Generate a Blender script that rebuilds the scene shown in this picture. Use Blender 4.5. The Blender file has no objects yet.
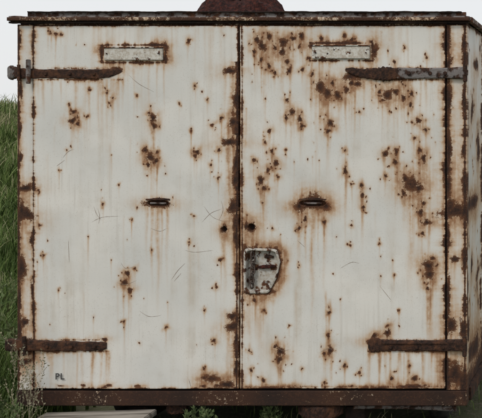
import bpy, bmesh, math, random
import numpy as np
from mathutils import Vector, Matrix
random.seed(7); rng=np.random.default_rng(7)
K=0.005; HOR=130; EYE=1.65
def X(px): return (px-241)*K
def Z(py): return EYE+(HOR-py)*K
scene=bpy.context.scene
scene.view_settings.view_transform='Standard'
scene.view_settings.look='None'; scene.view_settings.exposure=0

# ------------------------------------------------------------ materials
def newmat(name):
    m=bpy.data.materials.new(name); m.use_nodes=True
    nt=m.node_tree; nt.nodes.clear()
    out=nt.nodes.new('ShaderNodeOutputMaterial'); b=nt.nodes.new('ShaderNodeBsdfPrincipled')
    nt.links.new(b.outputs[0],out.inputs[0]); return m,nt,b
class N:
    def __init__(s,nt): s.nt=nt; s.tc=nt.nodes.new('ShaderNodeTexCoord').outputs['Object']
    def L(s,a,b): s.nt.links.new(a,b)
    def put(s,sock,v):
        if isinstance(v,bpy.types.NodeSocket): s.L(v,sock)
        else: sock.default_value=v
    def noise(s,scale,detail=3,rough=.55,vec=(1,1,1),off=(0,0,0)):
        mp=s.nt.nodes.new('ShaderNodeMapping'); s.L(s.tc,mp.inputs[0]); mp.inputs['Scale'].default_value=vec; mp.inputs['Location'].default_value=off
        n=s.nt.nodes.new('ShaderNodeTexNoise'); s.L(mp.outputs[0],n.inputs['Vector'])
        n.inputs['Scale'].default_value=scale; n.inputs['Detail'].default_value=detail; n.inputs['Roughness'].default_value=rough
        return n.outputs[0]
    def m(s,op,a,b=0.0,c=None):
        n=s.nt.nodes.new('ShaderNodeMath'); n.operation=op; s.put(n.inputs[0],a); s.put(n.inputs[1],b)
        if c is not None: s.put(n.inputs[2],c)
        return n.outputs[0]
    def rng(s,v,a,b,c=0,d=1,smooth=True):
        n=s.nt.nodes.new('ShaderNodeMapRange'); n.interpolation_type='SMOOTHSTEP' if smooth else 'LINEAR'
        s.put(n.inputs[0],v)
        for i,q in zip((1,2,3,4),(a,b,c,d)): n.inputs[i].default_value=q
        return n.outputs[0]
    def mix(s,f,a,b):
        n=s.nt.nodes.new('ShaderNodeMix'); n.data_type='RGBA'; s.put(n.inputs[0],f)
        for i,q in ((6,a),(7,b)):
            if isinstance(q,tuple): n.inputs[i].default_value=(*q,1)
            else: s.L(q,n.inputs[i])
        return n.outputs[2]
    def ramp(s,v,stops):
        n=s.nt.nodes.new('ShaderNodeValToRGB'); s.L(v,n.inputs[0]); e=n.color_ramp.elements
        while len(e)<len(stops): e.new(.5)
        for q,(p,c) in zip(e,stops): q.position=p; q.color=(*c,1)
        return n.outputs[0]
    def attr(s,name):
        n=s.nt.nodes.new('ShaderNodeAttribute'); n.attribute_name=name; return n.outputs['Fac']
    def bump(s,h,b,strength=.5,dist=.002):
        n=s.nt.nodes.new('ShaderNodeBump'); n.inputs['Strength'].default_value=strength; n.inputs['Distance'].default_value=dist
        s.L(h,n.inputs['Height']); s.L(n.outputs[0],b.inputs['Normal'])
RUST=[(0.34,(0.015,0.010,0.009)),(0.46,(0.042,0.020,0.014)),(0.56,(0.095,0.040,0.022)),(0.70,(0.21,0.088,0.038))]
DRUST=[(0.32,(0.012,0.009,0.008)),(0.46,(0.030,0.017,0.013)),(0.58,(0.062,0.030,0.020)),(0.76,(0.15,0.068,0.034))]
def paint_rust():
    m,nt,b=newmat('flaking_white_paint'); n=N(nt)
    R=n.attr('rust'); T=n.attr('stain'); D=n.attr('dark')
    fine=n.noise(190,3,.68); med=n.noise(48,3,.62,off=(3,1,2))
    pert=n.m('ADD',n.m('MULTIPLY',n.m('SUBTRACT',fine,.5),.8),n.m('MULTIPLY',n.m('SUBTRACT',med,.5),.8))
    v=n.m('ADD',R,n.m('MULTIPLY',pert,n.rng(R,.02,.25,.0,1)))
    mask=n.rng(v,.45,.57)
    core=n.rng(v,.5,.85)
    m0=mask
    patch=n.noise(2.6,2,.6,off=(1,7,5))
    speck=n.m('MULTIPLY',n.rng(fine,.72,.77),n.rng(patch,.45,.6))
    mask=n.m('MAXIMUM',mask,speck)
    streak=n.noise(11,3,.65,vec=(1,1,.06)); streak2=n.noise(60,2,.6,vec=(1,1,.04),off=(5,0,0))
    cloud=n.noise(6,5,.7,off=(2,2,8))
    paint=n.mix(n.rng(patch,.3,.7),(0.62,0.62,0.595),(0.70,0.685,0.645))
    paint=n.mix(n.m('MULTIPLY',n.rng(streak,.5,.78),n.rng(cloud,.35,.65,.1,.6)),paint,(0.48,0.41,0.32))
    paint=n.mix(n.m('MULTIPLY',n.rng(streak2,.52,.78),n.rng(patch,.4,.65,.05,.4)),paint,(0.44,0.40,0.35))
    paint=n.mix(n.m('MULTIPLY',n.rng(cloud,.46,.78),.33),paint,(0.47,0.445,0.40))
    paint=n.mix(n.m('MULTIPLY',n.rng(fine,.57,.70),.38),paint,(0.35,0.31,0.26))
    tt=n.m('MULTIPLY',T,n.rng(n.m('ADD',n.m('MULTIPLY',streak2,.5),n.m('MULTIPLY',med,.5)),.3,.7,.4,1.4))
    c1=n.mix(n.rng(tt,0,.5,0,.8,False),paint,(0.50,0.33,0.19))
    c2=n.mix(n.rng(tt,.42,1.05,0,.85,False),c1,(0.27,0.125,0.052))
    rc=n.ramp(n.m('ADD',n.m('MULTIPLY',fine,.5),n.m('MULTIPLY',med,.5)),RUST)
    rc=n.mix(n.rng(core,0,1,.55,0),rc,(0.23,0.092,0.037))
    rc=n.mix(n.m('MULTIPLY',D,.88),rc,(0.016,0.012,0.011))
    col=n.mix(mask,c2,rc)
    nt.links.new(col,b.inputs['Base Color'])
    n.L(n.rng(mask,0,1,.5,.92),b.inputs['Roughness'])
    b.inputs['Specular IOR Level'].default_value=.3
    rim=n.m('MULTIPLY',n.m('MULTIPLY',m0,n.m('SUBTRACT',1,m0)),2.4)
    h=n.m('ADD',n.m('MULTIPLY',m0,n.m('SUBTRACT',fine,.9)),rim)
    n.bump(h,b,.8,.0035)
    return m
def solid_rust(name,paintamt=.0,grey=0,ramp=RUST,orange=.4,pc=(0.52,0.51,0.47)):
    m,nt,b=newmat(name); n=N(nt)
    base=n.noise(60,5,.76)
    c=n.ramp(base,ramp); 
    c=n.mix(n.rng(n.noise(14,3,.6,off=(4,1,1)),.5,.68,0,orange),c,(0.19,0.078,0.034))
    if grey: c=n.mix(n.rng(n.noise(25,4,.6,off=(1,9,3)),.44,.58,0,grey),c,(0.24,0.225,0.22))
    if paintamt:
        pm=n.rng(n.m('ADD',n.noise(26,5,.65,off=(3,3,9)),paintamt-.5),.5,.56)
        c=n.mix(pm,c,n.mix(n.rng(base,.4,.62,0,.7),pc,(0.34,0.28,0.21)))
    nt.links.new(c,b.inputs['Base Color']); b.inputs['Roughness'].default_value=.88
    b.inputs['Specular IOR Level'].default_value=.25
    n.bump(base,b,.9,.005 if not paintamt else .0012); return m
PAINT=paint_rust()
M_RUST=solid_rust('scaly_rust',ramp=DRUST,orange=.35); M_RUSTG=solid_rust('worn_steel_rust',0,.75,DRUST); M_RUSTP=solid_rust('painted_rusty_steel',.46)
M_DARK=solid_rust('dark_underframe_rust',ramp=[(0.3,(0.008,0.007,0.007)),(0.5,(0.022,0.015,0.013)),(0.7,(0.05,0.028,0.02))],orange=.1)
M_PLATE=solid_rust('painted_plate',.625,pc=(0.60,0.585,0.54))
M_RED=solid_rust('red_rust',0,0,[(0.36,(0.010,0.006,0.006)),(0.5,(0.034,0.010,0.008)),(0.66,(0.095,0.026,0.017))],0)
def simple(name,c1,c2,scale=20,vec=(1,1,1),rough=.85,bump=.4,dist=.003):
    m,nt,b=newmat(name); n=N(nt); f=n.noise(scale,4,.65,vec=vec)
    nt.links.new(n.mix(n.rng(f,.35,.65),c1,c2),b.inputs['Base Color']); b.inputs['Roughness'].default_value=rough
    b.inputs['Specular IOR Level'].default_value=.2
    if bump: n.bump(f,b,bump,dist)
    return m
M_BLACK=simple('black_stencil_paint',(0.02,0.02,0.02),(0.10,0.10,0.10),200,bump=0)
M_SCR=simple('scratch_rust',(0.12,0.075,0.05),(0.40,0.33,0.27),300,bump=0)
M_WOOD=simple('weathered_wood',(0.10,0.088,0.072),(0.34,0.31,0.27),30,(.08,1,1),.9,.6)
M_RUB=simple('old_tyre_rubber',(0.02,0.02,0.02),(0.05,0.045,0.04),30)
M_CHAIN=simple('chain_steel',(0.035,0.025,0.02),(0.13,0.10,0.085),120,rough=.6)

# ------------------------------------------------------------ rust field painting (per-vertex attributes)
class Field:
    S=2.0
    def __init__(s,x0,x1,y0,y1):
        s.x0,s.y0=x0,y0; s.w=int((x1-x0)*s.S)+2; s.h=int((y1-y0)*s.S)+2
        s.R=np.zeros((s.h,s.w),np.float32); s.T=s.R.copy(); s.D=s.R.copy()
    def win(s,xa,xb,ya,yb):
        ia=max(0,int((xa-s.x0)*s.S)); ib=min(s.w,int((xb-s.x0)*s.S)+2); ja=max(0,int((ya-s.y0)*s.S)); jb=min(s.h,int((yb-s.y0)*s.S)+2)
        if ib<=ia or jb<=ja: return None
        xs=s.x0+np.arange(ia,ib)/s.S; ys=s.y0+np.arange(ja,jb)/s.S
        gx,gy=np.meshgrid(xs,ys); return slice(ja,jb),slice(ia,ib),gx,gy
    def spot(s,cx,cy,a,b=None,stain=.7,dark=0,halo=2.3,val=1.0):
        b=b or a*1.15
        E=5.5
        w=s.win(cx-a*E-2,cx+a*E+2,cy-b*E-2,cy+b*E+2)
        if not w: return
        J,I,gx,gy=w
        u=(gx-cx)/a; v=(gy-cy)/b; th=np.arctan2(v,u); ph=rng.uniform(0,6.28,4); am=rng.uniform(.03,.22,4)
        d=np.sqrt(u*u+v*v)*(1+am[0]*np.sin(2*th+ph[0])+am[1]*np.sin(3*th+ph[1])+am[2]*.5*np.sin(5*th+ph[2]))
        r=np.clip(1-d*.5,0,1)*val
        s.R[J,I]=np.maximum(s.R[J,I],r)
        s.T[J,I]=np.minimum(1.0,s.T[J,I]+stain*np.exp(-(d/halo)**2)*(d<5.3))
        if dark: s.D[J,I]=np.maximum(s.D[J,I],dark*np.clip(1.3-d,0,1))
    def drip(s,cx,cy,w0,L,k=.35):
        w=s.win(cx-w0*4-2,cx+w0*4+2,cy-3,cy+L)
        if not w: return
        J,I,gx,gy=w
        t=np.clip((gy-cy)/L,0,1); wob=w0*.3*np.sin((gy-cy)*.09+rng.uniform(0,6))
        ww=w0*(1-.5*t)
        f=np.clip((gy-cy+3)/6,0,1)
        s.T[J,I]=np.minimum(1,s.T[J,I]+k*f*(1-t)**1.3*np.exp(-((gx-cx-wob)/ww)**2))
    def blotch(s,cx,cy,r,L=None,specks=True,ry=None,**kw):
        s.spot(cx,cy,r,ry,dark=.35 if r>1.5 else 0,**kw)
        if L is None: L=r*rng.uniform(9,22)+6
        if L:
            s.drip(cx+rng.normal()*r*.3,cy,max(r*.6,.8),L,.34+.03*r)
            if rng.random()<.4: s.drip(cx+rng.normal()*r*.6,cy,max(r*.35,.6),L*1.7,.34)
        if specks:
            for _ in range(int(1+r*1.5)):
                q=rng.uniform(.3,.85); s.spot(cx+rng.normal()*r*1.7,cy+rng.normal()*r*2.6,q,q*rng.uniform(.8,1.8),stain=.4)
    def prof(s,t,seed):
        r=np.random.default_rng(seed); f=np.zeros_like(t)
        for k in range(9):
            fr=.015*1.65**k; f+=np.sin(t*fr*6.28+r.uniform(0,6.28))/(1+.35*k)
        return np.clip(.7+f*.45,.05,3)
    def vline(s,x,ya,yb,w,val=.8,stain=.5,seed=0,dark=0,mn=0):
        W=s.win(x-w*6,x+w*6,ya,yb)
        if not W: return
        J,I,gx,gy=W; ww=(w*np.maximum(s.prof(gy[:,0],seed+int(x*7)),mn))[:,None]
        d=np.abs(gx-x)/np.maximum(ww,.01)
        s.R[J,I]=np.maximum(s.R[J,I],np.clip(val*(1.1-d*.55),0,1)); s.T[J,I]=np.minimum(1,s.T[J,I]+stain*np.exp(-(d/2)**2))
        if dark: s.D[J,I]=np.maximum(s.D[J,I],dark*np.clip(1.2-d,0,1))
    def hline(s,y,xa,xb,w,val=.8,stain=.5,seed=0,dark=0):
        W=s.win(xa,xb,y-w*6,y+w*6)
        if not W: return
        J,I,gx,gy=W; ww=(w*s.prof(gx[0],seed+int(y*7)))[None,:]
        d=np.abs(gy-y)/ww
        s.R[J,I]=np.maximum(s.R[J,I],np.clip(val*(1.1-d*.55),0,1)); s.T[J,I]=np.minimum(1,s.T[J,I]+stain*np.exp(-(d/2)**2))
        if dark: s.D[J,I]=np.maximum(s.D[J,I],dark*np.clip(1.2-d,0,1))
    def sample(s,px,py):
        fx=np.clip((px-s.x0)*s.S,0,s.w-1.001); fy=np.clip((py-s.y0)*s.S,0,s.h-1.001)
        i=fx.astype(int); j=fy.astype(int); u=fx-i; v=fy-j
        return [A[j,i]*(1-u)*(1-v)+A[j,i+1]*u*(1-v)+A[j+1,i]*(1-u)*v+A[j+1,i+1]*u*v for A in (s.R,s.T,s.D)]

F=Field(0,500,0,440)
LEFT=[(57,34,1.5),(49,31,1),(52,34,1),(62,35,1),(190,41,1.7),(108,93,1.2),(114,98,1.2),(110,103,1),(75,112,1.8),(74,121,2.8),(79,124,1.8),(88,117,1.0),(71,105,1),
(154,118,3.3),(155,126,2.4),(150,113,1.3),(146,150,2.4),(151,157,3.5),(157,161,2.4),(149,165,2.2),(158,152,1.4),(196,86,1.3),(198,152,2.2),(196,156,1.6),(192,131,1.0),(213,125,1.5),(208,100,1.0),(220,150,1.6),
(212,165,1.3),(222,118,1.6),(219,178,1.4),(120,185,.8),(68,150,.8),(60,170,.8),(104,204,1.2),(129,273,2.4),(126,282,2.6),(131,290,2.4),(136,268,1.2),(67,340,1.3),
(167,327,1.3),(125,321,1.1),(190,242,1.0),(195,216,1.0),(60,290,.8),(45,255,1.2),(41,225,1.3),(40,190,1.2),(205,310,1.1),(215,340,1.6),(221,260,1.6),(217,287,1.3),
(133,220,.8),(180,104,.9),(138,96,.9),(90,90,1.0),(153,250,.8),(205,368,1.3)]
for x,y,r in LEFT: F.blotch(x,y,r)
F.spot(213,378,9,3.2,stain=.6); F.spot(226,384,6,4); F.spot(206,377,4,2)
RIGHT=[(263,46,4.2),(258,40,3),(270,37,2.6),(284,43,4),(283,52,3.2),(294,39,2.4),(302,36,3),(288,62,2.2),(270,66,2),(262,60,1.8),(276,73,1.6),(290,71,2.2),(303,70,1.8),(255,52,1.8),(322,39,2),(313,74,1.6),(276,48,1.6),
(345,36,1.8),(352,40,2.0),(372,42,1.6),(395,62,1.8),(405,48,1.2),(427,58,1.2),(300,47,1.5),(308,58,1.2),
(321,87,5.0),(328,93,4.2),(338,95,3.4),(347,90,2.4),(352,83,2.8),(388,95,4.6),(396,92,2.8),(404,98,2.4),(412,94,1.8),(411,105,2),(333,83,2),(380,92,1.8),
(288,100,1.8),(293,112,2.7),(287,118,1.8),(301,119,2.6),(303,126,1.8),(331,123,3.2),(329,131,2),(360,112,1.3),(383,100,1.4),(419,121,2.6),(426,130,1.8),(415,138,1.4),
(270,131,2),(273,151,1.8),(277,163,2.8),(269,170,1.8),(262,180,3.4),(265,188,2),(255,160,1.8),(279,177,1.4),(287,150,1.1),(266,142,1.4),
(346,150,1.4),(346,171,2.4),(352,184,1.2),(386,154,2.8),(397,151,2.2),(396,162,2.2),(420,150,2),(424,158,2.8),(386,176,1.6),
(412,184,7.2),(406,179,3.4),(419,188,4),(404,193,2.2),(424,203,2),(421,212,2.8),(427,222,3.2),(423,233,1.8),(362,185,1.8),(363,195,2.2),(364,207,1.8),
(352,225,1.1),(351,245,1.1),(380,243,1.0),(300,228,1.8),(306,219,2.2),(325,222,1.6),(273,228,1.2),
(429,266,5.2),(430,274,4.4),(433,258,1.8),(428,288,1.6),(300,265,.9),(400,310,.9),(395,275,.9),
(255,300,1.8),(265,310,1.3),(281,351,4.2),(280,359,2.8),(276,346,1.8),(329,335,1.8),(331,350,3.2),(325,353,1.6),(330,312,1.6),(290,325,.9),(345,365,1.6),(360,372,1.5),(303,368,1.0),
(392,378,1.8),(410,365,1.3),(415,378,2.6),(388,325,1.2),(250,350,1.4),(252,370,1.6),(264,380,1.8),(325,382,1.4)]
for x,y,r in RIGHT: F.blotch(x,y,r*.97)
for x,y,a,b in [(280,52,30,26),(340,92,30,12),(398,98,26,14),(412,190,16,18),(270,168,14,26),(292,116,14,18),(423,150,10,30)]: 
    w_=F.win(x-a*2,x+a*2,y-b*2,y+b*2); J,I,gx,gy=w_; F.T[J,I]=np.minimum(1,F.T[J,I]+.12*np.exp(-((gx-x)/a)**2-((gy-y)/b)**2))
F.drip(330,300,2,60,.5); F.drip(346,172,1.2,90,.55); F.drip(363,180,1.5,80,.55); F.drip(265,190,3,80,.45); F.drip(429,270,4,80,.5); F.drip(280,355,2,34,.6); F.drip(327,292,1.2,70,.5)
for _ in range(330):
    x=rng.uniform(36,444); y=rng.uniform(28,386); p=.16+.42*(x>241)*(y<240)
    if rng.random()<p: 
        q=rng.uniform(.3,.8); F.spot(x,y,q,q*rng.uniform(.9,1.8),stain=.4)
        if rng.random()<.35: F.drip(x,y,.8,rng.uniform(8,40),.3)
# centre seam
F.vline(238.3,62,210,2.4,.98,.6,1,.5,.45); F.vline(237.6,205,388,1.7,.92,.5,2,.5,.4); F.vline(243,24,388,1.0,.82,.35,3,.3)
F.vline(239,24,66,1.1,.85,.4,4,.3,.4); F.vline(234,66,155,1.6,.55,.5,5)
for x,y,a,b in [(231,71,7,3),(231,142,9,3.6),(234,122,4,5),(237,163,3,9),(236,180,3,6),(234,207,5,7),(237,222,4,7),(237,238,3,10),(233,316,4,4),(234,326,6,5),(237,340,2.4,8),(237,100,3,9),(229,384,6,4),(247,226,2,4),(237,370,3,6)]:
    F.spot(x,y,a,b,stain=.5,dark=.55)
    for _ in range(3): F.drip(x+rng.normal()*a*.5,y,a*rng.uniform(.15,.5),rng.uniform(35,95),.42)
for x,y,r in [(225,229,3.4),(252,227,4.4)]:
    F.spot(x,y,r,r*1.1,stain=.9,dark=.95); F.drip(x,y,3,85,.6)
# handle slots
F.spot(159,203,13,4.6,stain=.8,dark=.5,halo=1.5); F.spot(313.5,203,15.5,5.6,stain=.9,dark=.5,halo=1.6)
for x,r,L in [(148,1.6,60),(153,1.6,100),(159,2.4,120),(163,1.0,80),(168,1.6,90),(300,2.4,85),(306,2,70),(313,2.6,130),(319,1.2,60),(325,2.4,100)]: F.drip(x,206,r,L,.65)
F.spot(300,206,4.5,5); F.spot(327,206,4,4)
# plates outline
for xa,xb,yt,yb in [(104,166,46,62),(311,372,44,60)]:
    F.hline(yt-.8,xa-1,xb+1,1.5,.85,.8,1,.3); F.hline(yb+.8,xa-1,xb+1,1.4,.8,.8,2,.3); F.vline(xa-.8,yt-1,yb+1,1.7,.85,.8,3,.3); F.vline(xb+.8,yt-1,yb+1,1.8,.85,.8,4,.3)
F.spot(105,50,3,4); F.spot(167,47,3,4); F.spot(375,51,4,6); F.spot(312,46,3,3); F.spot(166,59,3,4); F.spot(345,43,8,2)
for x in (106,112,120,135,150,158,165,312,320,330,350,360,372): F.drip(x,60,rng.uniform(.8,1.8),rng.uniform(30,90),.38)
# hinges
for xa,xb,y in [(34,124,74),(346,446,74),(34,110,345),(368,446,345)]:
    F.hline(y+5.8,xa,xb,1.3,.66,.7,int(xa)); F.hline(y-5.6,xa,xb,.9,.55,.5,int(xa)+4)
    for _ in range(15): F.drip(rng.uniform(xa,xb),y+6,rng.uniform(.8,2.4),rng.uniform(20,90),.45)
for x,y,a,b in [(118,70,6,3),(352,76,7,4.5),(358,84,4,2.6),(375,335,3,2.5),(388,332,3.2,4),(374,342,5,4),(106,339,3,2)]: F.spot(x,y,a,b,stain=.6,dark=.3)
# lock pocket
POCK=[(246.5,249.5),(276.5,250.5),(280,262),(277,276),(269,291),(246.5,291)]
for i in range(6):
    (xa,ya),(xb,yb)=POCK[i],POCK[(i+1)%6]
    for t in np.linspace(0,1,7): F.spot(xa+(xb-xa)*t,ya+(yb-ya)*t,rng.uniform(2.4,3.6),stain=.5,dark=.3)
F.drip(262,292,6,90,.5); F.drip(250,292,3,80,.5); F.drip(274,280,2,60,.4)
# left edge / post
F.vline(34.5,24,390,1.5,.9,.55,11,.6,.3); F.vline(19,24,400,1.5,.85,.5,12,.4,.3); F.vline(35.5,270,390,1.2,.7,.5,13)
for x,y,a,b in [(26,188,8,3.6),(27,214,7,7),(22,212,4,10),(22,268,4,14),(32,240,2,5),(21,158,2,6),(25,322,5,4),(20,330,3,12),(24,362,6,4),(20,300,2,14),(33,290,1.8,8),(31,345,4,8),(20,40,2,6),(34,45,2,8),(21,90,2,9),(20,130,2,8)]:
    F.spot(x,y,a,b,stain=.5,dark=.6); F.drip(x,y,a*.4,40,.4)
# right post
F.vline(446.5,24,390,2.4,.95,.5,21,.7,.4); F.vline(465,24,400,2.0,.9,.5,22,.5,.35); F.vline(449,24,200,1.6,.65,.5,23,.3)
for x,y,a,b in [(456,211,12,7),(450,206,5,8),(465,212,4,12),(464,45,2.5,10),(465,190,2.5,20),(448,35,3,9),(448,65,3.5,8),(449,100,3,18),(449,150,3,20),(448,185,3,14),(465,260,2.5,12),(455,259,5,3),(448,235,2,12),(448,300,2.6,18),(451,325,5,9),(463,330,3.5,9),(455,374,7,14),(463,385,5,16),(448,380,4,12),(464,150,2,9),(464,100,2,16),(452,396,8,5)]:
    F.spot(x,y,a,b,stain=.4,dark=.55); F.drip(x,y,a*.35,44,.4)
F.hline(26,34,446,.9,.62,.5,31); F.hline(388.5,34,446,1.5,.75,.5,33,.3); F.hline(386,240,446,1.2,.5,.5,35)
for _ in range(22): F.spot(rng.uniform(36,444),rng.uniform(384,389),rng.uniform(1,3.6),rng.uniform(.7,1.6),stain=.5)
F.spot(412,386,14,2.2,stain=.5); F.spot(380,388,9,2.4); F.spot(268,388,12,2)
for _ in range(45): F.drip(rng.uniform(36,444),26,rng.uniform(.8,2.5),rng.uniform(25,160),.16)
for _ in range(40): F.drip(rng.uniform(36,444),rng.uniform(60,300),rng.uniform(.6,1.6),rng.uniform(30,140),.15)
J,I,gx,gy=F.win(0,500,390,440); F.R[J,I]=np.maximum(F.R[J,I],.74+.08*np.sin(gx*.05)); F.T[J,I]=.8; F.D[J,I]=.72+.18*np.sin(gx*.11)*np.sin(gx*.037+1)
J,I,gx,gy=F.win(0,500,0,25); F.R[J,I]=np.maximum(F.R[J,I],.60+.1*np.sin(gx*.07+1)); F.T[J,I]=np.maximum(F.T[J,I],.75); F.D[J,I]=.6

G=Field(0,620,0,440)
for _ in range(330):
    r=rng.choice([.6,1,1.5,2.4,4],p=[.3,.3,.22,.13,.05]); G.blotch(rng.uniform(0,600),rng.uniform(25,390),r,stain=.5)
for k in range(0,6): G.vline(2+k*119,20,400,3.2,.85,.5,k,.3)
G.hline(24,0,600,2.4,.85,.7,5); G.hline(386,0,600,8,.9,.7,6,.3)
for x,y,a,b in [(20,206,40,7),(60,206,34,6),(30,358,28,11),(70,362,34,12),(8,335,8,16),(90,387,60,14),(20,390,50,14),(10,120,6,14),(70,60,14,7),(100,150,14,14),(40,270,9,9),(90,290,16,9),(50,110,8,12)]:
    G.spot(x,y,a,b,stain=.6,dark=.5); G.drip(x,y,a*.5,70,.4)

# ------------------------------------------------------------ mesh helpers
trailer=bpy.data.objects.new('storage_trailer',None); scene.collection.objects.link(trailer)
def mk(name,verts,faces,mat,parent=trailer,smooth=False):
    me=bpy.data.meshes.new(name); me.from_pydata([tuple(v) for v in verts],[],faces); me.update()
    o=bpy.data.objects.new(name,me); scene.collection.objects.link(o); me.materials.append(mat)
    if parent: o.parent=parent
    if smooth: me.polygons.foreach_set('use_smooth',[True]*len(me.polygons))
    return o
def dent(x,z):
    return .0020*np.sin(x*5.1+z*2.3)+.0018*np.sin(z*7.3-x*3.1+1)+.0008*np.sin(x*17+z*11)+.0004*np.sin(z*31+x*9)
def inpoly(px,py,P):
    c=np.zeros(px.shape,bool); n=len(P)
    for i in range(n):
        x1,y1=P[i]; x2,y2=P[(i+1)%n]
        if y1==y2: continue
        c^=((y1>py)!=(y2>py))&(px<(x2-x1)*(py-y1)/(y2-y1)+x1)
    return c
def grid_panel(name,P,back,attrs,mat=PAINT):
    nv,nu=P.shape[:2]; V=P.reshape(-1,3); idx=np.arange(nu*nv).reshape(nv,nu)
    q=np.stack([idx[:-1,:-1],idx[:-1,1:],idx[1:,1:],idx[1:,:-1]],-1).reshape(-1,4)
    loop=np.concatenate([idx[0,:],idx[1:,-1],idx[-1,-2::-1],idx[-2:0:-1,0]])
    A=[a.reshape(-1) for a in attrs]
    n0=len(V); Vb=V[loop]+np.array(back)
    V=np.vstack([V,Vb]); A=[np.concatenate([a,a[loop]]) for a in A]
    m=len(loop); k=np.arange(m); k2=(k+1)%m
    q2=np.stack([loop[k2],loop[k],n0+k,n0+k2],-1)
    q=np.vstack([q,q2])
    me=bpy.data.meshes.new(name); me.vertices.add(len(V)); me.vertices.foreach_set('co',V.astype(np.float32).ravel())
    me.loops.add(q.size); me.loops.foreach_set('vertex_index',q.astype(np.int32).ravel())
    me.polygons.add(len(q)); me.polygons.foreach_set('loop_start',np.arange(0,q.size,4,dtype=np.int32))
    me.update(calc_edges=True); me.validate()
    for nm,a in zip(('rust','stain','dark'),A):
        at=me.attributes.new(nm,'FLOAT','POINT'); at.data.foreach_set('value',a.astype(np.float32))
    sm=np.zeros(len(q),bool); sm[:len(q)-m]=True; me.polygons.foreach_set('use_smooth',sm)
    me.materials.append(mat)
    o=bpy.data.objects.new(name,me); scene.collection.objects.link(o); o.parent=trailer; return o
def front(name,xa,xb,ya,yb,y,th,step=.62,door=False):
    nu=max(2,int((xb-xa)/step)+1); nv=max(2,int((yb-ya)/step)+1)
    px,py=np.meshgrid(np.linspace(xa,xb,nu),np.linspace(yb,ya,nv))
    x=X(px); z=Z(py); yy=np.full_like(x,y)
    if door:
        yy=yy+dent(x,z)
        yy+=np.where(inpoly(px,py,POCK),.05,0)
        for cx,cy,r,dp in [(225,229,2.6,.02),(252,227,3.4,.025)]:
            yy+=np.where((px-cx)**2+(py-cy)**2<r*r,dp,0)
        for cx,cy,a,b in [(159,203,11,2.8),(313.5,203,13,3.2)]:
            d=((px-cx)/a)**4+((py-cy)/b)**2; yy+=np.where(d<1,.02,0); yy-=np.where((d>=1)&(d<1.9),.004*(1.9-d)/.9,0)
    return grid_panel(name,np.stack([x,yy,z],-1),(0,th,0),F.sample(px,py))
YD=-.012
front('left_door',34.8,239.3,26,388,YD,.03,door=True)
front('right_door',241.2,445.6,26,388,YD,.03,door=True)
front('left_corner_post',18,34,24.5,390,-.004,.06,1)
front('right_corner_post',446.6,467,24.5,390,-.004,.06,.8)
front('sill_beam',18,467,390.4,405,-.014,.08,1)
front('door_header',34.2,446.4,21,25.4,-.002,.03,1)
front('roof_fascia',11,470,18,21.4,-.035,.10,1)
def box(name,x0,x1,y0,y1,z0,z1,mat,parent=trailer,bev=.002):
    bm=bmesh.new(); bmesh.ops.create_cube(bm,size=1)
    for v in bm.verts: v.co=Vector(((x0+x1)/2+v.co.x*(x1-x0),(y0+y1)/2+v.co.y*(y1-y0),(z0+z1)/2+v.co.z*(z1-z0)))
    if bev: bmesh.ops.bevel(bm,geom=bm.edges[:],offset=bev,segments=2,affect='EDGES')
    me=bpy.data.meshes.new(name); bm.to_mesh(me); bm.free(); me.materials.append(mat)
    o=bpy.data.objects.new(name,me); scene.collection.objects.link(o); o.parent=parent; return o
box('doorway_backing',X(35),X(446),.05,.06,Z(388),Z(26),M_DARK)
DEP=3.0; XR=X(467); XL=X(18)
def side(name,x,sgn,stp):
    nu=int(600/stp); nv=int(366/stp)
    d,py=np.meshgrid(np.linspace(2,600,nu),np.linspace(390,22,nv))
    y=d*K; z=Z(py); rib=.006*np.clip(np.sin(d*.0525*2)*3,-1,1)
    xx=x-sgn*.004+sgn*(dent(y,z)*1.2+ rib*.5)
    if sgn<0: P=np.stack([xx,y,z],-1)[:,::-1]; A=[a[:,::-1] for a in G.sample(d,py)]
    else: P=np.stack([xx,y,z],-1); A=G.sample(d,py)
    grid_panel(name,P,(-sgn*.03,0,0),A)
side('right_side_wall',XR,1,1.5); side('left_side_wall',XL,-1,2.5)
px,py=np.meshgrid(np.linspace(467,18,150),np.linspace(390,24,130))
grid_panel('rear_wall',np.stack([X(px),np.full_like(px,DEP+.002),Z(py)],-1),(0,-.03,0),F.sample(px,py))
def roof():
    V=[];Fc=[];nx=80;ny=24
    for j in range(ny+1):
        for i in range(nx+1):
            x=X(11)+(X(470)-X(11))*i/nx; y=-.02+(DEP+.07)*j/ny
            t=(x-X(240))/(X(467)-X(240)); V.append((x,y,Z(16.6)+.02*(1-t*t)*min(1,j/2)+.002*math.sin(i*1.3+j)))
    for j in range(ny):
        for i in range(nx): a=j*(nx+1)+i; Fc.append((a,a+1,a+nx+2,a+nx+1))
    o=mk('roof_sheet',V,Fc,M_RUSTG,smooth=True); s=o.modifiers.new('s','SOLIDIFY'); s.thickness=.012
roof()
def strip(name,xa,xb,ya,yb,y,th,mat,jit=.6,n=160):
    V=[];Fc=[]
    for i in range(n+1):
        px=xa+(xb-xa)*i/n; j1=jit*(math.sin(i*.31)+.6*math.sin(i*.83+2)+.9*random.uniform(-1,1))*.4; j2=jit*.3*random.uniform(-1,1)
        dy=.004*math.sin(i*.17)
        V+= [(X(px),y+dy,Z(yb+j2)),(X(px),y+dy,Z(ya+j1)),(X(px),y+th+dy,Z(ya+j1)),(X(px),y+th+dy,Z(yb+j2))]
    for i in range(n):
        a=i*4
        for k in range(4): b=(k+1)%4; Fc.append((a+k,a+b,a+4+b,a+4+k))
    Fc+= [(0,1,2,3),(n*4+3,n*4+2,n*4+1,n*4)]
    return mk(name,V,Fc,mat)
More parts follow.
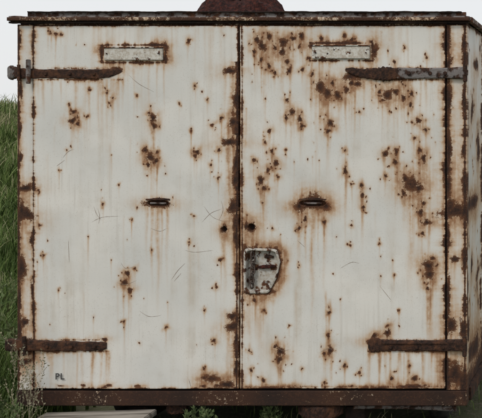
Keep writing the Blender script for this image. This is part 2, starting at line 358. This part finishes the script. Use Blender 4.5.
strip('roof_rim',29,466,12.3,17.2,-.012,.02,M_RUSTG,.35)
strip('roof_rim_cap',30,462,11.8,12.9,-.024,.014,M_DARK,.35)
strip('roof_drip_edge',11,469,21.7,23.8,-.02,.012,M_DARK,.5)
box('right_roof_edge',X(467)+.003,X(470)+.012,.0,DEP,Z(22),Z(17),M_RUSTP)
box('left_roof_edge',X(11)-.004,X(15),.07,DEP,Z(22),Z(17.4),M_RUSTP)
box('right_sill',X(467)-.02,X(467)+.012,.07,DEP,Z(404),Z(391),M_RUST)
box('left_sill',X(18)-.012,X(18)+.03,.07,DEP,Z(404),Z(391),M_RUST)
box('floor_panel',X(20),X(465),.07,DEP-.02,Z(400),Z(392),M_DARK)
for i,yy in enumerate((.45,1.2,1.95,2.7)): box('floor_bearer_%d'%i,X(22),X(463),yy,yy+.06,Z(411),Z(400.5),M_DARK)

def vent():
    V=[];Fc=[];ns=120
    prof=[(.245,0),(.262,.006),(.260,.016),(.243,.030),(.226,.044),(.214,.060),(.20,.078),(.18,.095),(.14,.115),(.07,.128),(.0,.132)]
    for j,(r,h) in enumerate(prof):
        for i in range(ns):
            a=i/ns*2*math.pi
            w=1+.02*math.sin(3*a+1)+.026*math.sin(11*a+j*.5)+.014*math.sin(23*a+j)+.022*random.uniform(-1,1)
            V.append((X(219)+r*w*math.cos(a),.30+r*w*math.sin(a)*.75,Z(15)+h*(1+.15*math.sin(2*a+.5)+.12*math.sin(5*a)+.08*math.sin(13*a+j))+.004*random.uniform(-1,1)+ .005*math.sin(a*6+j)))
    for j in range(len(prof)-1):
        for i in range(ns): Fc.append((j*ns+i,j*ns+(i+1)%ns,(j+1)*ns+(i+1)%ns,(j+1)*ns+i))
    mk('roof_vent_cowl',V,Fc,M_RED)
vent()

def loft(name,pts,mat,yb=None,flat=.45,sub=8,jit=.25,parent=trailer):
    yb=YD+.003 if yb is None else yb
    P=[]
    for a,b in zip(pts[:-1],pts[1:]):
        for t in np.linspace(0,1,sub,endpoint=False): P.append([a[k]*(1-t)+b[k]*t for k in range(4)])
    P.append(list(pts[-1])); V=[];Fc=[];nc=14
    for (px,pc,h,d) in P:
        hj=h*(1+jit*random.uniform(-.25,.25)); pj=pc+jit*random.uniform(-1,1)*.5
        for k in range(nc):
            t=k/(nc-1)*math.pi
            c=math.copysign(abs(math.cos(t))**flat*1.0,math.cos(t)); s=abs(math.sin(t))**(flat*.8)
            V.append((X(px),yb-d*s*(1+.05*random.uniform(-1,1)),Z(pj+hj*c)))
    for i in range(len(P)-1):
        for k in range(nc-1): a=i*nc+k; Fc.append((a,a+nc,a+nc+1,a+1))
        Fc.append((i*nc+nc-1,(i+1)*nc+nc-1,(i+1)*nc,i*nc))
    Fc.append(tuple(range(nc))); Fc.append(tuple(reversed(range((len(P)-1)*nc,len(P)*nc))))
    o=mk(name,V,Fc,mat,parent); 
    bm=bmesh.new(); bm.from_mesh(o.data); bmesh.ops.recalc_face_normals(bm,faces=bm.faces); bm.to_mesh(o.data); bm.free()
    return o
def cyl(name,p0,p1,r,mat,parent=trailer,seg=20,r2=None,bev=True):
    p0=Vector(p0);p1=Vector(p1); bm=bmesh.new(); L=(p1-p0).length
    bmesh.ops.create_cone(bm,cap_ends=True,segments=seg,radius1=r,radius2=r2 if r2 else r,depth=L)
    if bev: bmesh.ops.bevel(bm,geom=[e for e in bm.edges if abs(e.verts[0].co.z-e.verts[1].co.z)<1e-5],offset=r*.18,segments=2,affect='EDGES')
    q=(p1-p0).to_track_quat('Z','Y').to_matrix().to_4x4(); bmesh.ops.transform(bm,matrix=Matrix.Translation((p0+p1)/2)@q,verts=bm.verts)
    me=bpy.data.meshes.new(name); bm.to_mesh(me); bm.free(); me.materials.append(mat)
    o=bpy.data.objects.new(name,me); scene.collection.objects.link(o); o.parent=parent; return o
def bolt(px,py,y,r=2.2,mat=M_RUST): cyl('bolt_head',(X(px),y,Z(py)),(X(px),y-.008,Z(py)),r*K,mat,seg=6)
# top-left hinge
loft('upper_left_hinge_strap',[(17,73.5,5,.014),(30,73.5,5,.014),(42,74,4.7,.012),(70,74,4.5,.011),(98,74.3,4.9,.011),(112,73,4.2,.010),(119,72,2.4,.008),(123,71.5,1.0,.005)],M_RUST)
cyl('upper_left_hinge_pin',(X(32),-.032,Z(84)),(X(32),-.032,Z(60)),.011,M_RUSTG)
loft('upper_left_hinge_lug',[(8.5,72.5,6,.03),(11,72.5,7,.035),(16,72.5,5.6,.03),(18,73,5,.02)],M_RUSTG,yb=.02)
cyl('hinge_lug_pin',(X(22),-.028,Z(81)),(X(22),-.028,Z(65)),.008,M_RUST)
for x in (48,72,96): bolt(x,74,-.019,1.9)
# top-right hinge
loft('upper_right_hinge_strap',[(346,70,1.2,.005),(352,71,3.2,.010),(362,73.5,4.6,.012),(378,74,6.0,.014),(384,74,7.0,.016),(389,74,7.0,.016),(393,74,6.0,.014),(402,74,5.4,.014)],M_RUST,jit=.45)
loft('upper_right_hinge_channel',[(398,73.5,5.8,.016),(420,73.5,5.4,.017),(452,73.2,5.4,.018),(460,73,6,.020),(467.5,73,6.3,.020)],M_RUSTG,jit=.08)
for x in (410,431,446): bolt(x,73.5,-.026,2.1)
cyl('upper_right_hinge_pin',(X(466),-.03,Z(82)),(X(466),-.03,Z(64)),.011,M_RUST)
cyl('hinge_collar',(X(466),-.03,Z(76)),(X(466),-.03,Z(70)),.015,M_RUSTG)
# bottom hinges
loft('lower_left_hinge_strap',[(9,344,5.6,.026),(14,344,6.4,.028),(30,344.5,5.8,.022),(55,345.2,4.9,.015),(90,345.6,4.6,.014),(104,345.5,4.2,.013),(108,345,3,.010)],M_RUST)
cyl('lower_left_hinge_pin',(X(28),-.034,Z(354)),(X(28),-.034,Z(335)),.011,M_RUST)
for x in (50,74,97): bolt(x,345.4,-.024,1.9)
loft('lower_right_hinge_strap',[(369,344,4,.010),(372,344,7.4,.015),(377,344,7.6,.016),(382,344.5,5.8,.015),(400,344.8,5.3,.016),(440,344.8,5.3,.018),(467.5,344.5,6.2,.024)],M_RUST)
loft('lower_right_hinge_rib',[(384,342,1.1,.008),(430,342,1.1,.008),(464,342,1.1,.008)],M_RUST,yb=-.023)
cyl('lower_right_hinge_pin',(X(465.5),-.034,Z(355)),(X(465.5),-.034,Z(335)),.011,M_RUST)
for x in (392,418,444): bolt(x,346.3,-.026,1.7)
def platef(name,xa,xb,ya,yb):
    box(name,X(xa),X(xb),YD-.010,YD+.001,Z(yb),Z(ya),M_PLATE,bev=.003)
    box(name+'_lip',X(xa)-.001,X(xb)+.001,YD-.014,YD+.001,Z(ya)+.0005,Z(ya-1.2),M_RUSTP,bev=.001)
platef('left_vent_plate',106,164.5,48.5,60.5); platef('right_vent_plate',313,370.5,46.5,59)
for x,y in ((109,54),(161,54),(317,53),(367,53)): bolt(x,y,YD-.008,.7)
for cx,hw in ((159,8),(313.5,9)):
    cyl('pull_bar',(X(cx-hw),YD+.004,Z(203)),(X(cx+hw),YD+.004,Z(203.4)),.005,M_RUSTG)
    loft('pull_lip',[(cx-hw-4,199.5,.8,.006),(cx,198.8,1.4,.009),(cx+hw+4,199.5,.8,.006)],M_RUST,jit=.3)
M_LATCH=solid_rust('latch_plate_paint',.57,pc=(0.50,0.49,0.46))
def rim():
    V=[];Fc=[];n=len(POCK); cx=sum(p[0] for p in POCK)/n; cy=sum(p[1] for p in POCK)/n
    ring=[]
    for i in range(n):
        p0=Vector(POCK[i-1]);p1=Vector(POCK[i]);p2=Vector(POCK[(i+1)%n]); q=.16
        a=p1.lerp(p0,q); b=p1.lerp(p2,q)
        for t in np.linspace(0,1,7): v=a*(1-t)**2+p1*2*t*(1-t)+b*t*t; ring.append((v.x,v.y))
    m=len(ring)
    for k,(f,y) in enumerate([(1.10,YD-.001),(1.08,YD-.005),(1.0,YD-.007),(.97,YD-.004),(.94,YD+.012),(.92,YD+.024)]):
        for (x,yy) in ring: V.append((X(cx+(x-cx)*f+random.uniform(-.12,.12)),y,Z(cy+(yy-cy)*f+random.uniform(-.12,.12))))
    for k in range(5):
        for i in range(m): Fc.append((k*m+i,k*m+(i+1)%m,(k+1)*m+(i+1)%m,(k+1)*m+i))
    Fc.append(tuple(5*m+i for i in range(m)))
    mk('latch_plate',V,Fc,M_LATCH)
rim()
loft('latch_handle',[(258,267.5,1.2,.010),(263,267,1.9,.016),(272,266.5,1.6,.016),(275,266.5,1.0,.010)],M_RED,yb=YD+.024)
loft('latch_keeper',[(264,257,1.2,.008),(269,256.6,1.6,.010),(273,257.4,1.0,.007)],M_RUST,yb=YD+.024)
def link(cx,cy,ang,rot,y):
    V=[];Fc=[];n=24;mm=8; R=2.3*K; e=1.5*K; r=.85*K
    M=Matrix.Translation((X(cx),y,Z(cy)))@Matrix.Rotation(ang,4,'Y')@Matrix.Rotation(rot,4,'Z')
    for i in range(n):
        a=i/n*2*math.pi; c=Vector((R*.8*math.cos(a),0,R*math.sin(a)+(e if math.sin(a)>0 else -e)*min(1,abs(math.sin(a))*3)))
        nx=Vector((math.cos(a),0,math.sin(a)))
        for k in range(mm):
            b=k/mm*2*math.pi; V.append(M@(c+nx*r*math.cos(b)+Vector((0,r*math.sin(b),0))))
    for i in range(n):
        for k in range(mm): Fc.append((i*mm+k,((i+1)%n)*mm+k,((i+1)%n)*mm+(k+1)%mm,i*mm+(k+1)%mm))
    mk('chain_link',V,Fc,M_CHAIN,smooth=True)
cy=255
for i in range(7): link(253+.7*math.sin(i*.9),cy,.15*math.sin(i*2),0.25 if i%2 else 1.2,YD+.002); cy+=4.9
def scratch(pts,w=.2):
    V=[];Fc=[];P=[]
    pts=[Vector((a,b)) for a,b in pts]
    for i in range(len(pts)-1):
        p0=pts[max(0,i-1)];p1=pts[i];p2=pts[i+1];p3=pts[min(len(pts)-1,i+2)]
        for t in np.linspace(0,1,7,endpoint=False):
            P.append(.5*((2*p1)+(p2-p0)*t+(2*p0-5*p1+4*p2-p3)*t*t+(3*p1-p0-3*p2+p3)*t**3))
    P.append(pts[-1])
    for i,p in enumerate(P):
        d=(P[min(i+1,len(P)-1)]-P[max(i-1,0)]).normalized(); nrm=Vector((-d.y,d.x)); ww=w*math.sin(math.pi*(i+.4)/(len(P)))*random.uniform(.5,1.3)
        for s in (-1,1):
            q=p+nrm*ww*s; x,z=X(q.x),Z(q.y); V.append((x,YD+float(dent(x,z))-.0005,z))
    for i in range(len(P)-1): Fc.append((2*i,2*i+1,2*i+3,2*i+2))
    mk('scratch_mark',V,Fc,M_SCR)
for s in [[(95,206),(98,214),(103,220)],[(99,208),(101,216),(100,224)],[(93,222),(104,217),(120,216)],[(172,280),(179,270),(186,263)],[(175,281),(182,273)],[(64,158),(69,152),(75,149)],[(58,166),(66,160)],
    [(203,222),(212,213),(222,209)],[(205,206),(214,217),(228,222)],[(222,200),(224,210),(220,220)],[(130,75),(140,84),(155,92)],[(122,262),(127,268),(136,266)],[(118,282),(127,284),(138,280)],[(152,228),(161,231),(168,228)],
    [(186,250),(196,252),(214,250)],[(276,345),(283,350),(290,349)],[(190,378),(192,386)],[(320,352),(330,348),(338,353)],[(298,240),(306,247)],[(380,285),(392,300)],[(70,240),(71,262)],[(140,310),(150,316),(162,315)],[(341,268),(352,262),(360,263)]]:
    scratch(s)
def letters():
    cu=bpy.data.curves.new('PL','FONT'); cu.body='PL'; cu.size=.043; cu.space_character=1.15; cu.offset=.0009
    t=bpy.data.objects.new('tmp',cu); scene.collection.objects.link(t); bpy.context.view_layer.update()
    me=bpy.data.meshes.new_from_object(t); bpy.data.objects.remove(t)
    o=bpy.data.objects.new('stencil_letters',me); scene.collection.objects.link(o); o.parent=trailer
    me.materials.clear(); me.materials.append(M_BLACK)
    o.rotation_euler=(math.radians(90),0,0); x,z=X(57),Z(378.5); o.location=(x,YD-.0052,z)
letters()
for s in (-1,1):
    box('chassis_rail_%d'%(s+2),s*.55-.05,s*.55+.05,.08,DEP-.05,Z(425),Z(411.5),M_DARK)
def lathe(name,prof,c,axis,mat,seg=40):
    V=[];Fc=[]
    for (r,h) in prof:
        for i in range(seg):
            a=i/seg*2*math.pi; V.append((c[0]+h,c[1]+r*math.cos(a),c[2]+r*math.sin(a)))
    for j in range(len(prof)-1):
        for i in range(seg): Fc.append((j*seg+i,j*seg+(i+1)%seg,(j+1)*seg+(i+1)%seg,(j+1)*seg+i))
    o=mk(name,V,Fc,mat,smooth=True); return o
for yy in (.75,2.3):
    cyl('axle',(-.95,yy,.19),(.95,yy,.19),.03,M_RUST)
    for sx in (-1,1):
        t=.055
        lathe('tyre',[(.11,-t),(.17,-t),(.19,-t*.7),(.2,-t*.3),(.2,t*.3),(.19,t*.7),(.17,t),(.11,t),(.11,-t)],(sx*.88,yy,.19),0,M_RUB)
        lathe('wheel_hub',[(.001,-.05),(.04,-.05),(.05,-.02),(.112,-.03),(.112,.03),(.05,.02),(.04,.06),(.001,.06)],(sx*.88,yy,.19),0,M_RUSTG)
loft('tow_coupling',[(296,412,4,.02),(303,413,7,.05),(318,414,9,.07),(334,413,7,.05),(341,412,4,.02)],M_RUST,yb=.055,jit=.3)
loft('step_bracket',[(352,409,2,.03),(400,409,2,.03),(455,410,3,.04)],M_RUSTG,yb=.06)
loft('jack_bracket',[(164,410,5,.03),(172,411,6,.04),(184,410,5,.03)],M_RUST,yb=.055,jit=.4)
box('drawbar',X(318)-.04,X(318)+.04,.06,1.2,.17,.225,M_RUST)

# ------------------------------------------------------------ timber stack
timber=bpy.data.objects.new('timber_stack',None); scene.collection.objects.link(timber)
def board(name,cx,cy,z,L,W,T,rz,rx=0,ry=0):
    o=box(name,-L/2,L/2,-W/2,W/2,-T/2,T/2,M_WOOD,timber,.004)
    for v in o.data.vertices: v.co.z+=.003*math.sin(v.co.x*9)
    o.location=(cx,cy,z); o.rotation_euler=(rx,ry,rz)
bx=X(104)
board('board_1',bx,-.10,.236,.54,.17,.03,.05,0,-.01); board('board_2',bx+.10,-.30,.215,.66,.2,.03,-.06,.03)
board('board_3',bx-.03,-.12,.185,.5,.15,.05,.4); board('bearer_1',bx-.2,-.2,.12,.1,.5,.08,.02); board('bearer_2',bx+.2,-.2,.12,.1,.5,.08,-.03)
board('bearer_3',bx-.2,-.2,.04,.1,.52,.08,.04); board('bearer_4',bx+.2,-.2,.04,.1,.5,.08,.0)

# ------------------------------------------------------------ terrain
def sst(t): t=np.clip(t,0,1); return t*t*(3-2*t)
def terr(x,y):
    s=y
    h=1.85*sst((s-3.5)/8.5)-1.8*sst((s-16)/9)
    h=h+.03*np.sin(x*1.3+y*.7)+.04*np.sin(y*.9-x*.5)
    return h*sst((np.abs(x)+np.abs(y)-1.5)/4+ (s>3.5)*0)
def tgrid():
    u=np.linspace(-1,1,180); c=np.sign(u)*(np.abs(u)**3*900+np.abs(u)*22)
    gx,gy=np.meshgrid(c,c); z=terr(gx,gy); P=np.stack([gx,gy,z],-1).reshape(-1,3); n=180
    Fc=[(j*n+i,j*n+i+1,(j+1)*n+i+1,(j+1)*n+i) for j in range(n-1) for i in range(n-1)]
    m,nt,b=newmat('grassy_soil'); nn=N(nt)
    a=nn.noise(.8,4,.6); f=nn.noise(30,5,.7)
    c1=nn.mix(nn.rng(a,.4,.6),(0.055,0.075,0.025),(0.10,0.105,0.045)); c2=nn.mix(nn.rng(f,.5,.65),c1,(0.17,0.14,0.10))
    nt.links.new(c2,b.inputs['Base Color']); b.inputs['Roughness'].default_value=.95; nn.bump(f,b,.8,.03)
    mk('ground',P,Fc,m,None,True)
tgrid()
mg,nt,b=newmat('grass_blades'); nn=N(nt); a=nn.attr('tone')
nt.links.new(nn.ramp(a,[(0,(0.035,0.060,0.015)),(.4,(0.085,0.135,0.032)),(.7,(0.15,0.20,0.06)),(1,(0.42,0.38,0.24))]),b.inputs['Base Color'])
b.inputs['Roughness'].default_value=.6; b.inputs['Specular IOR Level'].default_value=.2
def grass(name,x,y,h,w,lean=.35):
    n=len(x); z=terr(x,y); th=rng.uniform(0,6.28,n); ld=rng.uniform(0,6.28,n); l=h*np.abs(rng.normal(0,lean,n))
    cx,cy=np.cos(th)*w,np.sin(th)*w; lx,ly=np.cos(ld)*l,np.sin(ld)*l
    V=np.zeros((n,7,3),np.float32)
    for k,(t,ww) in enumerate([(0,1),(.4,.85),(.75,.55)]):
        for s,sg in ((0,-1),(1,1)):
            V[:,2*k+s]=np.stack([x+lx*t*t+sg*cx*ww,y+ly*t*t+sg*cy*ww,z-.02*(k==0)+h*t*(1-.15*t)],-1)
    V[:,6]=np.stack([x+lx,y+ly,z+h*.85],-1)
    b0=(np.arange(n)*7)[:,None]
    Q=np.concatenate([b0+np.array([[0,1,3,2]]),b0+np.array([[2,3,5,4]])],0); T3=b0+np.array([[4,5,6]])
    me=bpy.data.meshes.new(name); me.vertices.add(n*7); me.vertices.foreach_set('co',V.ravel())
    lo=np.concatenate([Q.ravel(),T3.ravel()]).astype(np.int32); me.loops.add(len(lo)); me.loops.foreach_set('vertex_index',lo)
    ls=np.concatenate([np.arange(0,Q.size,4),Q.size+np.arange(0,T3.size,3)]).astype(np.int32); me.polygons.add(len(ls)); me.polygons.foreach_set('loop_start',ls)
    me.update(calc_edges=True)
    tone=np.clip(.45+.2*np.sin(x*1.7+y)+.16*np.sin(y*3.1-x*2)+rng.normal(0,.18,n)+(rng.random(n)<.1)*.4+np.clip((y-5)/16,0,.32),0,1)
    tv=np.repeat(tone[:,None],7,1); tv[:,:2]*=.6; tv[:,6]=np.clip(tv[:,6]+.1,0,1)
    at=me.attributes.new('tone','FLOAT','POINT'); at.data.foreach_set('value',tv.astype(np.float32).ravel())
    me.materials.append(mg); o=bpy.data.objects.new(name,me); scene.collection.objects.link(o)
def outside(x,y,m=.0): return ~((x>-1.2+m)&(x<1.2)&(y>-.02)&(y<3.1))
y=rng.uniform(-.6,14,55000); d=(y+5)/5; x=1.83+(-3.02)*d+rng.uniform(-.55,.35,len(y))*d
k=outside(x,y)&(x<-1.2); x,y=x[k],y[k]
h1=rng.uniform(.2,.55,len(x))*(1+.35*np.sin(x*2.1+y*1.3)); w1=.0035+.0006*np.maximum(y,0)
X2=rng.uniform(-12,10,40000); Y2=rng.uniform(-1.5,15,40000); k=outside(X2,Y2)&~((np.abs(X2)<1.15)&(Y2<0)&(Y2>-1)&(rng.random(40000)<.75)); X2,Y2=X2[k],Y2[k]
h2=rng.uniform(.06,.3,len(X2))*(1+(Y2>3)*.8)*np.where(X2>1.1,.5,1.0); w2=np.full(len(X2),.008)
X3=rng.uniform(-1.1,1.1,1000); Y3=rng.uniform(.1,2.9,1000); h3=rng.uniform(.04,.12,1000)
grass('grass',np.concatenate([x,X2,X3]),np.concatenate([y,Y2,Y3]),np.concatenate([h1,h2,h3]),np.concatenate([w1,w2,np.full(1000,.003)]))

ml=simple('weed_leaf',(0.07,0.11,0.04),(0.16,0.19,0.09),60,bump=0); md=simple('dry_weed_stem',(0.20,0.18,0.11),(0.38,0.35,0.25),60,bump=0)
def weed(name,cx,cy,h,nst,spread,mat,leafsz=.012,seed=1,leafmat=None):
    r=random.Random(seed); V=[];Fc=[];MI=[]
    def tube(a,b,ra,rb):
        i=len(V); d=(b-a).normalized(); u=d.orthogonal().normalized(); v=d.cross(u)
        for p,rr in ((a,ra),(b,rb)):
            for k in range(4): t=k*math.pi/2; V.append(p+u*rr*math.cos(t)+v*rr*math.sin(t))
        for k in range(4): Fc.append((i+k,i+(k+1)%4,i+4+(k+1)%4,i+4+k)); MI.append(0)
    def leaf(p,d,s):
        i=len(V); u=d.orthogonal().normalized(); u=(Matrix.Rotation(r.uniform(0,6.28),3,d)@u)
        V.extend([p,p+d*s*.5+u*s*.22,p+d*s,p+d*s*.5-u*s*.22]); Fc.append((i,i+1,i+2,i+3)); MI.append(1)
    def grow(p,d,L,rad,lev):
        n=5
        for k in range(n):
            d=(d+Vector((r.uniform(-.2,.2),r.uniform(-.2,.2),r.uniform(-.05,.2)))).normalized(); q=p+d*L/n; tube(p,q,rad*(1-k*.12),rad*(1-(k+1)*.12)); p=q
            for _ in range(2): leaf(p,(d+Vector((r.uniform(-1,1),r.uniform(-1,1),r.uniform(-.3,.8)))).normalized(),leafsz*r.uniform(.6,1.4))
            if lev>0 and k>0: grow(p,(d+Vector((r.uniform(-1,1),r.uniform(-.7,.7),r.uniform(-.1,.6)))).normalized(),L*.42,rad*.6,lev-1)
        for _ in range(2): leaf(p,(d+Vector((r.uniform(-.5,.5),r.uniform(-.5,.5),r.uniform(0,.6)))).normalized(),leafsz)
    for s in range(nst):
        a=r.uniform(0,6.28); grow(Vector((cx+r.uniform(-.04,.04),cy+r.uniform(-.04,.04),0)),Vector((math.cos(a)*spread,math.sin(a)*spread*.6,1)).normalized(),h*r.uniform(.7,1.05),.0016,2)
    o=mk(name,V,Fc,mat,None); o.data.materials.append(leafmat or ml); o.data.polygons.foreach_set('material_index',MI)
weed('weed_plant',X(42),-.16,.44,5,.3,md,.011,3,md)
weed('weed_plant',X(20),-.25,.33,5,.4,ml,.02,5)
weed('weed_plant',X(205),-.03,.20,4,.5,ml,.020,8)
weed('weed_plant',X(222),-.02,.19,3,.5,ml,.020,9)
weed('weed_plant',X(268),.12,.2,4,.5,ml,.018,12)
weed('weed_plant',X(4),.3,.7,5,.3,ml,.03,14)

# ------------------------------------------------------------ light
w=bpy.data.worlds.new('World'); scene.world=w; w.use_nodes=True; nt=w.node_tree; bg=nt.nodes['Background']
sky=nt.nodes.new('ShaderNodeTexSky'); sky.sky_type='NISHITA'; sky.sun_disc=False
EL,AZ=math.radians(48),math.radians(205)
sky.sun_elevation=EL; sky.sun_rotation=AZ; sky.dust_density=4; sky.air_density=1
hs=nt.nodes.new('ShaderNodeMix'); hs.data_type='RGBA'; hs.inputs[0].default_value=.82; hs.inputs[7].default_value=(9.5,9.6,9.7,1)
nt.links.new(sky.outputs[0],hs.inputs[6]); nt.links.new(hs.outputs[2],bg.inputs[0]); bg.inputs[1].default_value=.1
sd=bpy.data.lights.new('sun','SUN'); sd.energy=1.15; sd.angle=math.radians(12); sd.color=(1,.955,.88)
so=bpy.data.objects.new('sun',sd); scene.collection.objects.link(so)
sdir=Vector((math.sin(AZ)*math.cos(EL),math.cos(AZ)*math.cos(EL),math.sin(EL)))
so.rotation_euler=sdir.to_track_quat('Z','Y').to_euler(); so.location=(0,-5,8)
cd=bpy.data.cameras.new('camera'); co=bpy.data.objects.new('camera',cd); scene.collection.objects.link(co); scene.camera=co
VX=607; co.location=(X(VX),-5,EYE); co.rotation_euler=(math.radians(90),0,0)
cd.sensor_width=36; cd.lens=36*5/(482*K); cd.shift_x=(241-VX)/482; cd.shift_y=(HOR-209)/482; cd.clip_end=3000
